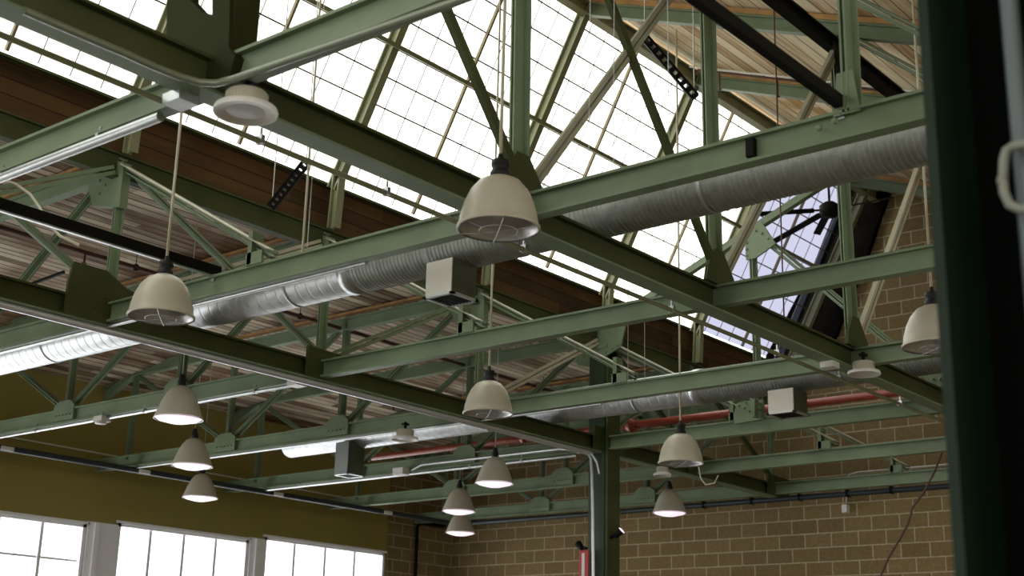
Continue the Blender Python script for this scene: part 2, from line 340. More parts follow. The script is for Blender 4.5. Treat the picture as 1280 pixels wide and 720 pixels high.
# ------------------------------------------------------------------ trusses (each lies in a plane y = const)
CH, CW = .054, .030
NX = [-5.17, -4.49, -3.83, XB2, -2.44, XB1, -.97, XE0]
TL = ['roof truss nearest the camera, crossing the upper left corner with a bent conduit under it',
      'long sage green roof truss whose bottom beam runs just above the nearest round duct',
      'green roof truss crossing mid picture, right below the nearer duct, third from the camera',
      'green roof truss whose bottom beam runs just above the farther round duct',
      'green roof truss carried by the tall green column, with riveted gusset plates',
      'green roof truss behind the column truss, second from the block wall',
      'farthest green roof truss, close against the concrete block wall']
def top_z(x): return 1.372 + (min(x, XB2)+5.17)/(5.17+XB2)*.045
for i, y in enumerate(YA):
    t = thing('roof_truss', (XB2, y, 1.0), TL[i], 'roof truss', 'parallel roof trusses')
    zc = 1.0 - CH/2
    part('bottom_chord', M['green'], t, 'ibeam', (XW+.012, y, zc), (.25, y, zc), CW, CH)
    # top chord of the left bay
    b = MB(); b.ibeam((-5.2, y, top_z(-5.2)+.012), (XB2, y, ZE-.035), .028, .05); b.ibeam((XW+.012, y, 1.295), (-5.19, y, top_z(-5.2)+.012), .028, .048)
    b.build('top_chord', M['green'], t)
    # sloping chord under the pale deck
    part('top_chord', M['green'], t, 'ibeam', (XR, y, ZR-.045), (XE0, y, ZR-.045-.39*(XE0-XR)), .028, .048)
    part('nailer', M['nailer'], t, 'bar', (XR, y, ZR-.008), (XE0, y, ZR-.008-.39*(XE0-XR)), .026, .018)
    part('nailer', M['nailer'], t, 'bar', (-5.1, y, 1.432), (XB2-.04, y, 1.442), .024, .010)
    UPY = (0, 1, 0)
    zb = 1.0
    if i > 0:
        for x in NX[:4]:
            part('post', M['green'], t, 'double', (x, y, zb-.02), (x, y, top_z(x) if x < XB2 else ZE-.05), .03 if x > -4 else .024, .022, UPY)
    D = []
    if i > 0:
        D += [((-5.15, top_z(-5.15)-.02), (-4.52, 1.005)), ((-4.47, 1.005), (-3.86, 1.38)), ((-3.80, 1.005), (-3.20, 1.40))]
    D += [((XB2+.02, 1.385), (-2.47, 1.015))]
    for n, (p, q) in enumerate(D):
        w = .024
        b = MB(); b.double((p[0], y, p[1]), (q[0], y, q[1]), w, .018, UPY)
        o = b.build('diagonal', M['green'], t)
        if n == len(D)-1:
            b = MB(); b.bar((p[0], y-.012, p[1]+.012), (q[0], y-.012, q[1]+.012), .022, .003, (0,0,1)); x_ = b.build('angle_flange', M['cream'], o); x_['label'] = 'pale lit angle leg'  # lit upper leg, its light put into the cream colour
    # gussets
    G = [(-4.49, .13, .03), (-3.83, .12, .032), ] if i > 0 else []
    for x, w, h in G:
        b = MB(); b.plate([(x-w/2, y-.004, .955), (x+w/2, y-.004, .955), (x+w/2, y-.004, 1.01), (x+w*.25, y-.004, 1.0+h), (x-w*.25, y-.004, 1.0+h), (x-w/2, y-.004, 1.01)], (0,1,0), .028)
        b.rivets([(x+dx, y-.018, .975) for dx in (-.045, -.022, 0, .022, .045)], (0,-1,0), .0035)
        b.build('gusset', M['green'], t)
    if i > 0:
        b = MB(); x = XB2
        b.plate([(x-.10, y-.004, 1.30), (x+.03, y-.004, 1.27), (x+.03, y-.004, 1.40), (x-.02, y-.004, 1.42), (x-.13, y-.004, 1.415), (x-.13, y-.004, 1.36)], (0,1,0), .026)
        b.rivets([(x-.105, y-.018, 1.39), (x-.075, y-.018, 1.40), (x-.075, y-.018, 1.37), (x-.045, y-.018, 1.39), (x-.045, y-.018, 1.35), (x-.07, y-.018, 1.33)], (0,-1,0), .004)
        b.build('gusset', M['green'], t)
        b = MB(); b.box((-2.545, y-.02, 1.0), (-2.53, y+.016, 1.085)); b.box((-2.55, y-.02, .998), (-2.49, y-.014, 1.03)); b.build('end_plate', M['green'], t)
    # post right of the inner girder
    if i > 0:
        part('post', M['green'], t, 'double', (-.97, y, .99), (-.97, y, zdeck(-.97)-.06), .034, .03, UPY)
        b = MB(); b.rivets([(-1.00, y-.016, 1.02), (-1.0, y-.016, 1.045), (-1.02, y-.018, .975), (-.99, y-.018, .98)], (0,-1,0), .006)
        b.plate([(-.995, y-.012, .99), (-.945, y-.012, .99), (-.955, y-.012, 1.07), (-.985, y-.012, 1.07)], (0,1,0), .004); b.build('gusset', M['green'], t)
        part('diagonal', M['green'], t, 'double', (XB1+.03, y, 2.0), (-1.0, y, 1.40), .022, .018, UPY)
    if i == 4:      # the truss on the column carries a full web under the glass
        part('post', M['green'], t, 'double', (-2.44, y, .99), (-2.45, y, 1.70), .032, .02, UPY)
        part('diagonal', M['green'], t, 'double', (-2.42, y, 1.70), (XB1-.02, y, 1.02), .028, .018, UPY)
        part('diagonal', M['green'], t, 'bar', (XB2+.01, y, 1.44), (XB1, y, 2.01), .026, .026, UPY)
        b = MB(); b.plate([(-2.465, y-.012, 1.60), (-2.425, y-.012, 1.60), (-2.34, y-.012, 1.64), (-2.395, y-.012, 1.735), (-2.47, y-.012, 1.70)], (0,1,0), .008)
        b.rivets([(-2.46, y-.017, z) for z in (1.615, 1.64, 1.665, 1.69)] + [(-2.42, y-.017, 1.705), (-2.395, y-.017, 1.69), (-2.37, y-.017, 1.665)], (0,-1,0), .0045)
        b.build('gusset', M['green'], t)
        b = MB(); q = [at(px, py, y=y-.02) for px, py in ((742,414),(784,401),(776,434),(755,447),(742,447))]; b.plate(q, (0,1,0), .008)
        b.rivets([at(px, py, y=y-.025) for px, py in ((748,420),(748,428),(748,436),(757,440),(765,436),(772,432))], (0,-1,0), .004); b.build('gusset', M['green'], t)
        b = MB(); q = [at(px, py, y=y-.02) for px, py in ((919,513),(919,530),(955,524),(955,500),(944,499),(922,504))]; b.plate(q, (0,1,0), .01)
        b.rivets([at(px, py, y=y-.03) for px, py in ((923,507),(930,510),(936,514),(943,518),(932,503),(950,505),(950,512))], (0,-1,0), .004)
        b.bar(at(944, 499, y=y-.05), at(944, 522, y=y-.05), .012, .03, (0,1,0)); b.build('gusset', M['green'], t)
        b = MB(); q = [at(px, py, y=y-.02) for px, py in ((1159,470),(1182,465),(1182,492),(1159,494))]; b.plate(q, (0,1,0), .01)
        b.rivets([at(px, py, y=y-.03) for px, py in ((1166,474),(1166,484),(1175,474),(1175,484))], (0,-1,0), .005); b.build('gusset', M['green'], t)
    # splice rows and stiffener on the chord web
    if i == 1:
        b = MB(); p = at(941, 181, y=y-.012); b.box((p.x-.012, y-.018, .955), (p.x+.004, y-.004, .99)); b.build('stiffener', M['black'], t)
    if i == 0:
        b = MB(); y2 = y-.012
        P = lambda px, py: at(px, py, y=y2)
        b.plate([P(215,-60), P(243,-60), P(243,2), P(258,18), P(271,21), P(271,-60), P(294,-60), P(292,62), P(300,72), P(292,100), P(215,100), P(214,72)], (0,1,0), .02)
        b.build('gusset', M['shaded_olive'], t)  # shade at the beam crossing is put into this darker colour
        part('post', M['shaded_olive'], t, 'bar', (P(282,90).x, y+.01, .98), (P(282,90).x, y+.01, 2.0), .03, .05, UPY)

# ------------------------------------------------------------------ lattice girders along the hall
def girder(x, label, top, lo, hi, gap, fam):
    g = thing('lattice_girder', (x, YA[0], 1.0), label, 'girder')
    zc = 1.0-.03
    part('bottom_chord', M['olive'], g, 'ibeam', (x, YN+.1, zc), (x, 5.715, zc), .036, .06)
    part('cover_plate', M['green'], g, 'bar', (x, YN+.1, .9375), (x, 5.715, .9375), .048, .005)
    return g
g1 = girder(XB1, 'inner lattice girder crossing diagonally through picture centre, behind the largest lamp', 0, 0, 0, 0, 0)
part('top_chord', M['black'], g1, 'ibeam', (XB1-.01, YN+.1, 1.972), (XB1-.01, YW-.02, 1.972), .028, .05, label='black painted top chord')
for i, y in enumerate(YA):
    if i == 0: continue
    part('post', M['green'], g1, 'double', (XB1, y, 1.0), (XB1-.01, y, 1.95), .042, .034, (0,1,0))
    b = MB(); b.plate([(XB1+.022, y-.07, 1.0), (XB1+.022, y+.07, 1.0), (XB1+.022, y+.06, 1.03), (XB1+.022, y+.01, 1.09), (XB1+.022, y-.03, 1.09), (XB1+.022, y-.06, 1.04)], (1,0,0), .01)
    b.build('gusset', M['olive'], g1)
    b = MB(); b.plate([(XB1+.015, y-.05, 1.96), (XB1+.015, y+.05, 1.96), (XB1+.015, y+.03, 1.86), (XB1+.015, y-.03, 1.86)], (1,0,0), .01); b.build('gusset', M['black'], g1)
YB = [YA[0]] + YA[1:]
for a, c in zip(YB, YB[1:]):
    i = YB.index(a)
    if i: part('diagonal', M['cream' if i == 3 else 'pale' if i in (1, 2) else 'green'], g1, 'double', (XB1+.006, a+.03, 1.03), (XB1, c-.01, 1.95), .028, .02, (1,0,0))  # lit diagonals: the light is put into their paler colour
    if i < 2: part('diagonal', M['olive'], g1, 'bar', (XB1+.02, c-.03, 1.05), (XB1+.012, a+.03, 1.93), .021, .014, (1,0,0))
g2 = girder(XB2, 'left lattice girder ending on the tall column, bright strip of light under its bottom beam', 0, 0, 0, 0, 0)
part('top_chord', M['olive'], g2, 'ibeam', (XB2-.005, YN+.1, ZE-.036), (XB2-.005, YW-.02, ZE-.036), .03, .072)
for i, y in enumerate(YA[1:], 1):
    b = MB(); b.plate([(XB2+.022, y-.07, .94), (XB2+.022, y+.13, .94), (XB2+.022, y+.13, 1.03), (XB2+.022, y-.07, 1.035)] if i > 1 else [(XB2+.022, y-.14, .94), (XB2+.022, y+.12, .94), (XB2+.022, y+.12, 1.04), (XB2+.022, y+.04, 1.05), (XB2+.022, y-.03, 1.085), (XB2+.022, y-.13, 1.085), (XB2+.022, y-.14, 1.03)], (1,0,0), .01)
    b.rivets([(XB2+.027, y+d, z) for d, z in ((-.05, .96), (-.02, 1.01), (0, .97), (.05, .97), (.1, .97), (.06, 1.01))], (1,0,0), .004)
    b.build('gusset', M['olive'], g2)
for i, (a, c) in enumerate(zip(YA, YA[1:])):
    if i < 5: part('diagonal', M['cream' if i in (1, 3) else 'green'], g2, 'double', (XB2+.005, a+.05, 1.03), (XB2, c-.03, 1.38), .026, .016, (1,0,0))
    if i in (0, 1, 4, 5): part('diagonal', M['green' if i < 2 else 'olive'], g2, 'double', (XB2+.012, a+.03, 1.38), (XB2+.012, c-.04, 1.03), .022, .016, (1,0,0))

# ------------------------------------------------------------------ columns
col = thing('steel_column', (XB2, YA[4], ZF), 'tall slim green steel column in front of the block wall', 'column')
part('shaft', M['darkgreen'], col, 'ibeam', (XB2, YA[4]+.02, ZF), (XB2, YA[4]+.02, 1.36), .075, .085, (0,1,0), t=.008)
part('cap_plate', M['green'], col, 'box', (XB2-.05, YA[4]-.03, 1.352), (XB2+.05, YA[4]+.07, 1.362))
part('flange_plate', M['olive'], col, 'box', (XB2+.040, YA[4]-.02, ZF), (XB2+.052, YA[4]+.06, 1.30))
nc = thing('steel_column', (-.44, 1.2, ZF), 'huge out of focus dark green column filling the right edge', 'column')
xc, yc = -.457, 1.2
part('flange', M['deep'], nc, 'box', (xc, yc-.065, ZF), (xc+.010, yc+.05, 1.44))
part('web', M['recess_shade'], nc, 'box', (xc+.010, yc+.030, ZF), (xc+.15, yc+.038, 1.44))  # shade inside the column recess is put into the web colour
part('flange', M['deep'], nc, 'box', (xc+.15, yc-.065, ZF), (xc+.16, yc+.05, 1.44))

# ------------------------------------------------------------------ ducts
def duct(y, zc, r, xl, xm, xr, label):
    d = thing('air_duct', ((xl+xr)/2, y, zc), label, 'duct')
    b = MB(); prof = []; x = xl
    while x < xm:
        prof += [(r, x), (r, x+.034), (r-.0006, x+.036), (r-.0006, x+.038)]; x += .040
    b.lathes((0, y, zc), prof, 40, 'x'); b.build('smooth_section', M['galv'], d)
    b = MB(); b.lathe((0, y, zc), [(r, xm-.004), (r+.003, xm-.002), (r+.003, xm+.03), (r, xm+.032)], 40, 'x'); o = b.build('collar', M['zinc'], d)
    b = MB(); prof = []; x = xm+.03; n = 0
    while x < xr:
        g = .004 if n % 22 == 21 else 0
        prof += [(r-.0003, x), (r-.0003, x+.0085), (r+.0011-g*.4, x+.0098), (r+.0011-g*.4, x+.0108), (r-.0003, x+.012)]; x += .0125; n += 1
    b.lathes((0, y, zc), prof, 36, 'x'); b.build('ribbed_section', mat('dull spiral duct metal', (.33, .35, .32), .48, .7, var=.15, scale=14), d)
    if xl > -5:
        b = MB(); b.lathe((xl, y, zc), [(r, 0), (r*.97, -.002), (.001, -.004)], 40, 'x'); b.build('end_cap', M['galv'], d)
    for xs in [v for v in (-4.6, -3.9, -3.45, -2.75, -1.45, -.7) if v > xl+.2]:
        b = MB(); b.bar((xs, y, zc+r), (xs, YA[1] if y < 3 else YA[3], 1.003), .006, .002); b.lathe((xs, y, zc), [(r+.001, -.004), (r+.002, -.004), (r+.002, .004), (r+.001, .004)], 40, 'x'); b.build('hanger_strap', M['zinc'], d)
    return d
duct(2.41, 1.072, .060, XW+.1, at(416, 350, y=2.34).x, .25, 'nearer round metal duct running the width of the hall behind the biggest lamp')
duct(4.05, 1.066, .060, at(363, 565, y=4.05).x, at(862, 498, y=4.0).x, .25, 'farther round metal duct, blanked off at its left end')
def diffuser(x0, x1, y0, y1, z0, z1, label, m1):
    d = thing('air_diffuser', ((x0+x1)/2, (y0+y1)/2, z0), label, 'air outlet', 'box outlets under the round ducts')
    part('box', M['darkbox'], d, 'box', (x0, y0, z0), (x1, y1, z1))
    part('face_panel', m1, d, 'box', (x0+.0015, y0-.003, z0+.0015), (x1-.0015, y0, z1-.0015), label='pale front sheet')
    b = MB(); t = .005
    for a_, c_ in (((x0-t, y0-t), (x1+t, y0+t)), ((x0-t, y1-t), (x1+t, y1+t)), ((x0-t, y0-t), (x0+t, y1+t)), ((x1-t, y0-t), (x1+t, y1+t))): b.box((*a_, z0-.004), (*c_, z0+.001))
    b.build('rim', M['zinc'], d)
    b = MB(); b.box((x0+t, y0+t, z0-.002), (x1-t, y1-t, z0-.0005))
    for k in range(1, 8): xx = x0+(x1-x0)*k/8; b.box((xx-.001, y0+t, z0-.004), (xx+.001, y1-t, z0-.002))
    b.build('grille', M['grille'], d)
def outlet(px0, px1, py0, py1, yf, d, label, m1):
    a_, c_ = at(px0, py1, y=yf), at(px1, py0, y=yf)
    diffuser(a_.x, c_.x, yf, yf+d, a_.z, c_.z, label, m1)
outlet(532, 567, 321, 372, 2.34, .085, 'box outlet under the nearer duct, beside the largest lamp', M['offwhite'])
outlet(960.5, 992, 484, 517, 3.97, .09, 'pale box outlet under the farther duct, in front of the red pipe', M['offwhite'])
outlet(418, 437, 551, 593, 3.97, .09, 'grey box outlet near the blank end of the farther duct', mat('grey sheet metal', (.30, .33, .32), .5, .3))

# ------------------------------------------------------------------ pendant lamps
def roof_at(x, y): return zdeck(x)+.002
def pendant(px, py, lit, label, zr=.815, top=None, group=None):
    p = at(px, py, z=zr); c = Vector((p.x, p.y, zr))
    t = thing('pendant_lamp', c, label, 'pendant lamp', 'pendant lamps hanging from the roof')
    R = .0745
    if lit: prof = [(R, 0), (R, .003), (.069, .015), (.057, .048), (.043, .077), (.027, .096), (.014, .102)]
    else: prof = [(R, 0), (R+.0015, .001), (R+.0015, .005), (.0725, .008), (.070, .026), (.0635, .050), (.053, .073), (.038, .091), (.022, .099), (.012, .101)]
    b = MB(); b.lathe(c, prof, 48); b.build('shade', M['shade'], t)
    b = MB(); b.lathe(c, [(r-.0022, h+.0005) for r, h in prof[::-1]], 48); o = b.build('reflector', M['inner'], t); o['label'] = 'silvery inside of the shade'
    b = MB()
    if lit:
        b.lathe(c, [(R-.003, .001), (R*.82, -.006), (.03, -.014), (.001, -.016)], 40); b.build('glowing_lens', M['lit'], t)
        b = MB(); b.tube([c+Vector((math.cos(a)*R*1.01, math.sin(a)*R*1.01, -.002)) for a in [k*math.pi/16 for k in range(33)]], .0012, 6); b.build('guard_ring', M['zinc'], t)
    else:
        b.lathe(c, [(.001, .022), (.014, .026), (.020, .038), (.015, .056), (.010, .07)], 24); b.build('bulb', M['frost'], t)
        b = MB()
        for a in range(3):
            an = a*math.pi/3+.3; d = Vector((math.cos(an), math.sin(an), 0))
            b.tube([c+d*R*s*.98+Vector((0, 0, -.004*(1-s*s))) for s in (-1, -.6, -.2, .2, .6, 1)], .0007, 5)
        b.tube([c+Vector((math.cos(a)*.035, math.sin(a)*.035, -.003)) for a in [k*math.pi/12 for k in range(25)]], .0006, 5)
        b.build('wire_guard', M['zinc'], t)
    k = .102 if lit else .101
    b = MB(); b.lathe(c, [(.0, k-.002), (.018, k-.002), (.018, k+.009), (.0145, k+.011), (.0145, k+.020), (.0165, k+.021), (.0165, k+.031), (.006, k+.034), (.004, k+.045)] if not lit else
                     [(.0, k-.002), (.014, k-.002), (.014, k+.014), (.010, k+.022), (.008, k+.034), (.004, k+.038)], 24); b.build('socket', M['rubber'], t)
    zt = top or roof_at(c.x, c.y)
    part('rod', M['cream'] if not lit else M['zinc'], t, 'tube', [c+Vector((0, 0, k+.03)), (c.x, c.y, zt)], .0034 if not lit else .0018, 8)
    return t
pendant(623, 287, False, 'largest cream dome pendant at picture centre, unlit')
pendant(201, 397, False, 'large cream dome pendant at left, in front of the bright silver duct')
pendant(223, 523, True, 'glowing pendant, uppermost of the three lit ones at lower left')
pendant(240, 582, True, 'glowing pendant, middle one of the three at lower left')
pendant(250, 622, True, 'glowing pendant, lowest of the three, against the ochre wall')
pendant(610, 518, False, 'cream dome pendant at centre, against the strut crossing before the farther duct')
pendant(618, 604, True, 'glowing pendant left of the slim column, highest of that group')
pendant(573.5, 639, True, 'glowing pendant just above the farthest lowest pendant near the corner')
pendant(575.5, 666, True, 'farthest and lowest glowing pendant, near the corner of the block wall')
pendant(851, 580, False, 'cream dome pendant just right of the slim column, red pipe behind', zr=.77)
pendant(837, 641, True, 'small glowing pendant right of the slim column, against the block wall')
pendant(1169, 434, False, 'cream dome pendant partly hidden behind the huge near column')

def saucer(px, py, zr, r, label):
    p = at(px, py, z=zr); t = thing('saucer_lamp', p, label, 'ceiling lamp', 'round saucer lamps under the beams')
    b = MB(); b.lathes(p, [(r*.90, -.002), (r*.985, -.003), (r, .001), (r*.96, .006), (r*.63, .012)], 48); b.build('rim', M['white'], t)
    b = MB(); b.lathes(p, [(r*.645, .010), (r*.635, .030), (r*.60, .033), (.002, .034)], 48)
    for k in range(40):
        a = k*math.pi/20; d = Vector((math.cos(a), math.sin(a), 0)); b.bar(p+d*r*.64+Vector((0,0,.012)), p+d*r*.64+Vector((0,0,.030)), .002, .0018, d)
    b.build('housing', M['shade'], t)
    b = MB(); b.lathes(p, [(r*.90, -.002), (r*.60, .001)], 48); b.build('reflector_ring', M['offwhite'], t)
    b = MB(); b.lathes(p, [(r*.60, .001), (.001, .000)], 44); o = b.build('lens', M['frost'], t); o['label'] = 'greyish round lens'
    b = MB(); b.tube([p+Vector((0, 0, .034)), p+Vector((0, 0, .062))], .005, 8); b.box(p+Vector((-.008, -.012, .05)), p+Vector((.008, .012, .057))); b.build('bracket', M['black'], t)
saucer(307, 140, .895, .052, 'white round saucer lamp hanging at the upper left beam crossing')
saucer(1080, 467, .905, .046, 'white saucer lamp at the right, under the inner girder near the hidden pendant')
saucer(506, 549, .885, .048, 'white saucer lamp in front of the farther duct')
saucer(828, 594, .885, .036, 'small white saucer lamp above the small glowing pendant by the block wall')

# ------------------------------------------------------------------ pipes, conduits, cables
def run(name, m, pts, r, label, cat, group=None, n=10):
    b = MB(); b.tube(pts, r, n); return tag(b.build(name, m), label, cat, group)
rp = thing('sprinkler_main', (-3, 4.55, 1.08), 'red sprinkler main pipe running behind the farther duct', 'pipe')
part('pipe', M['red'], rp, 'tube', [(at(462, 572, y=4.55).x, 4.55, 1.080), (.1, 4.55, 1.080)], .0145, 16)
b = MB(); c = at(790, 532, y=4.55); b.lathe(c, [(.013, -.02), (.022, -.02), (.022, -.004), (.030, -.004), (.030, .004), (.022, .004), (.022, .02), (.013, .02)], 20, 'x'); b.build('flange', M['red'], rp)
for px, py in ((917, 516), (655, 552), (462, 573)):
    b = MB(); c = at(px, py, y=4.55); c.z = 1.08; b.lathe(c, [(.0145, -.012), (.018, -.012), (.018, .012), (.0145, .012)], 16, 'x'); b.build('coupling', M['red'], rp)
wp = thing('dark_pipe', (XW+.03, 4, 1.0), 'dark pipe running along the ochre wall and round onto the block wall', 'pipe')
part('pipe', M['slate'], wp, 'tube', [(-5.1, YN+.2, .930), (-5.1, 5.70, .930), (-5.095, 5.72, .930), (-5.08, 5.735, .930), (-5.05, 5.74, .930), (.2, 5.74, .930)], .013, 14)
for px, py in ((180, 591), (348, 616), (485, 635), (8, 566)):
    c = at(px, py, x=-5.09); part('clip', M['white'], wp, 'box', (-5.09, c.y-.028, .920), (-5.083, c.y+.028, .936))
for k, px in enumerate((880, 940, 1000, 1060, 1115)):
    c = at(px, 622, y=5.74); part('hanger', M['black'], wp, 'box', (c.x-.004, 5.722, .915), (c.x+.004, 5.758, .948))
run('drain_pipe', M['black'], [(XW+.035, at(521, 660, x=XW+.03).y, ZF), (XW+.035, at(521, 660, x=XW+.03).y, .93), (XW+.035, at(521, 660, x=XW+.03).y+.02, .95), (XW+.035, YW-.1, .955)], .010, 'dark upright pipe on the block pier left of the corner', 'pipe')
run('steel_conduit', M['white'], [(XW+.02, 2.6, 1.035), (XW+.02, 5.4, 1.02)], .0035, 'thin pale conduit along the ochre wall above the dark pipe', 'conduit')
# light strips fixed under beams
def strip(pts, label, r=.006, clips=(), m='zinc'):
    t = thing('steel_conduit', pts[0], label, 'conduit'); part('tube', M[m], t, 'tube', pts, r, 10)
    a, c = Vector(pts[0]), Vector(pts[-1])
    for s in clips:
        p = a.lerp(c, s); d = (c-a).normalized(); b = MB(); b.bar(p-d*.004, p+d*.004, .015, .016, (0,0,1), 0, .003); b.bar(p-d*.002, p+d*.002, .004, .02, (0,0,1), 0, .015); b.build('clamp', M['zinc'], t)
def under(i, xa, xb, label, r=.006, dz=.012, dy=-.006, clips=(.2, .5, .8), m='zinc'):
    z = 1.0-CH-dz; strip([(xa, YA[i]+dy, z), (xb, YA[i]+dy, z)], label, r, clips, m)
under(0, -3.6, -1.85, 'bright conduit clamped under the nearest beam at upper left', .009, .010, -.008, (.45, .72, .9))
under(1, XW+.1, -2.15, 'shiny conduit along the beam above the left end of the nearer duct', .005, .008, .0)
under(2, XW+.1, -3.22, 'shiny conduit under the beam behind the upper glowing pendant', .0055, .008, -.004, (.3, .5, .62, .75, .9))
under(3, XW+.3, -2.6, 'pale conduit under the beam above the farther duct', .0045, .006, -.004, ())
under(4, XW+.3, -3.25, 'pale conduit along the beam leading to the top of the slim column', .006, .008, -.004, (.5, .7, .85))
run('steel_conduit', M['zinc'], [at(515, 588, y=4.30), at(527, 581, y=4.30), at(640, 568, y=4.30), at(700, 561, y=4.30), at(733, 563, y=4.28)], .006, 'second pale conduit running down to the slim column', 'conduit')
# girder two: galvanised strut under it
strip([(XB2, 1.0, .930), (XB2, YA[4]-.06, .930)], 'window-lit galvanised strut under the left girder', .011, (.3, .45, .6, .75), 'galv_glare')  # window reflection is put into its pale metal colour
strip([(XB1-.075, .4, .936), (XB1-.075, 5.70, .936)], 'thin conduit slung beside the inner girder', .0055, (.2, .26, .34, .45, .55, .62, .7, .8), 'rafter')
q = [at(px, py, z=.936) for px, py in ((30, 13), (100, 43), (150, 64), (190, 82), (225, 96), (250, 103), (270, 104), (292, 99), (426, 52), (600, -9), (760, -66))]
run('bent_conduit', mat('glossy green grey conduit', (.22, .25, .19), .25, .35), q, .0065, 'thick conduit that bends round the beam crossing at upper left', 'conduit')
b = MB()
for px, py, s_ in ((226, 124, .020),):
    c = at(px, py, z=.93); b.box((c.x-s_*1.1, c.y-s_, .92), (c.x+s_*1.1, c.y+s_, .938))
tag(b.build('junction_box', M['zinc']), 'grey metal box at the upper left beam crossing', 'electrical box')
c = at(1037, 455, z=.93); b = MB(); b.box((c.x-.02, c.y-.02, .918), (c.x+.02, c.y+.02, .938)); tag(b.build('junction_box', M['offwhite']), 'small pale box under the inner girder near the right saucer lamp', 'electrical box')
c = at(128, 517, y=2.84); b = MB(); b.box((c.x-.03, 2.825, .925), (c.x+.02, 2.865, .945)); b.lathe((c.x-.005, 2.84, .918), [(.001, 0), (.02, 0), (.02, .006), (.001, .007)], 20); tag(b.build('smoke_detector', M['offwhite']), 'small pale sensor under the beam left of the upper glowing pendant', 'sensor')
c = at(371, 482, z=.92); b = MB(); b.box((c.x-.022, c.y-.022, .918), (c.x+.022, c.y+.022, .936)); tag(b.build('junction_box', M['white']), 'white box below the crossing of girder and beam at left centre', 'electrical box')
c = at(501, 590, y=4.3); b = MB(); b.box((c.x-.03, 4.28, c.z-.012), (c.x+.03, 4.32, c.z+.016)); tag(b.build('junction_box', M['white']), 'white box on the pale conduit below the farther duct', 'electrical box')
# brown sprinkler branches below the deck, running along the hall
for k, (x, z, lb) in enumerate(((-3.86, 1.385, 'rust brown sprinkler pipe under the grey deck, nearer the skylight'), (-4.62, 1.375, 'rust brown sprinkler pipe under the grey deck, nearer the ochre wall'))):
    t = thing('sprinkler_pipe', (x, 3, z), lb, 'pipe'); part('pipe', M['rust'], t, 'tube', [(x, YN+.2, z), (x, YW-.05, z)], .0075, 10)
    for y in (1.75, 2.45, 3.2, 3.95, 4.7, 5.4):
        b = MB(); b.tube([(x, y, z-.0), (x, y, z-.035)], .004, 8); b.lathe((x, y, z-.04), [(.001, 0), (.011, .001), (.004, .006)], 12); b.build('sprinkler_head', M['rust'], t)
        b = MB(); b.lathe((x, y+.2, z), [(.009, -.004), (.012, -.004), (.012, .004), (.009, .004)], 12, 'x'); b.tube([(x, y+.2, z+.01), (x, y+.2, 1.44)], .0015, 5); b.build('hanger', M['black'], t)
# under the pale deck
def sl(x, d): return ZR - .39*(x-XR) - d
yy = 4.22
t = thing('sprinkler_pipe', (-2, yy, 2), 'thin red pipe under the pale sloping deck', 'pipe')
part('pipe', M['rust'], t, 'tube', [(XR+.1, yy, sl(XR+.1, .040)), (XE0-.1, yy, sl(XE0-.1, .040))], .0045, 8)
for px in (899, 1043, 971):
    x = at(px, 80, y=yy).x; b = MB(); b.tube([(x, yy, sl(x, .040)), (x, yy, sl(x, .11))], .003, 6); b.lathe((x, yy, sl(x, .115)), [(.001, 0), (.009, .003), (.004, .008)], 10); b.build('sprinkler_head', M['rust'], t)
run('steel_conduit', M['white'], [(XR+.1, yy-.06, sl(XR+.1, .048)), (XE0-.1, yy-.06, sl(XE0-.1, .048))], .004, 'thin white conduit under the pale sloping deck', 'conduit')
# sprinkler drop
c = at(971, 118, y=4.6); b = MB(); b.lathe((c.x, 4.6, c.z), [(.001, .02), (.018, .02), (.018, .008), (.006, 0), (.002, -.002)], 14); b.tube([(c.x, 4.6, c.z), (c.x, 4.6, c.z-.09)], .0035, 6); tag(b.build('sprinkler_drop', M['rust']), 'rusty sprinkler dropping from the pale deck near the ridge', 'sprinkler')
c = at(733-550, 205, z=1.43)
# dark tracks resting across the near beams
def track(p, q, label, edge):
    t = thing('steel_track', p, label, 'steel track'); p = Vector(p); q = Vector(q)
    part('rail', M['black'], t, 'bar', p, q, .016, .022)
    d = (q-p).normalized()
    if edge: o = part('lower_edge', M['zinc'], t, 'bar', p, q, .010, .004, (0,0,1), -.005, -.014); o['label'] = 'pale lower edge'
    b = MB(); b.bar(q-d*.02, q-d*.008, .012, .03, (0,0,1), .0, -.015); b.build('clamp', M['zinc'], t)
pr_ = at(1051, 138, y=2.07); track((pr_.x, .3, 1.016), (pr_.x, 2.09, 1.016), 'black steel track ending on the sage beam at upper right', False)
pl_ = at(266, 343, y=2.07); track((pl_.x, .3, 1.016), (pl_.x, 2.09, 1.016), 'black slotted steel track ending on the sage beam at left, above the duct', True)
# hung slotted struts
def slotted(p, q, w1, w2, label):
    t = thing('slotted_strut', p, label, 'hanging strut'); p = Vector(p); q = Vector(q); d = (q-p).normalized(); n = 9
    b = MB(); L_ = (q-p).length
    sd = d.cross(FW).normalized()
    for k in (-1, 1): b.bar(p+sd*k*.009, q+sd*k*.009, .007, .014, FW)
    for k in range(n+1): a = p+d*(L_*k/n); b.bar(a-d*.005, a+d*.005, .024, .014, FW)
    b.build('slotted_rail', M['black'], t)
    for a, z in ((p, w1), (q, w2)): part('hanger_rod', M['zinc'], t, 'tube', [a, (a.x, a.y, z)], .0016, 6)
a_ = at(806, 47, z=1.80); c_ = at(868, 120, z=1.62); slotted(a_, c_, zdeck(a_.x), zdeck(c_.x), 'black slotted strut hung askew in front of the skylight at upper right')
a_ = at(383, 203, z=1.36); c_ = at(340, 257, z=1.26); slotted(a_, c_, 1.45 if a_.x < XB2 else zdeck(a_.x), 1.45 if c_.x < XB2 else zdeck(c_.x), 'black slotted strut hung askew before the dark curb boards at left')
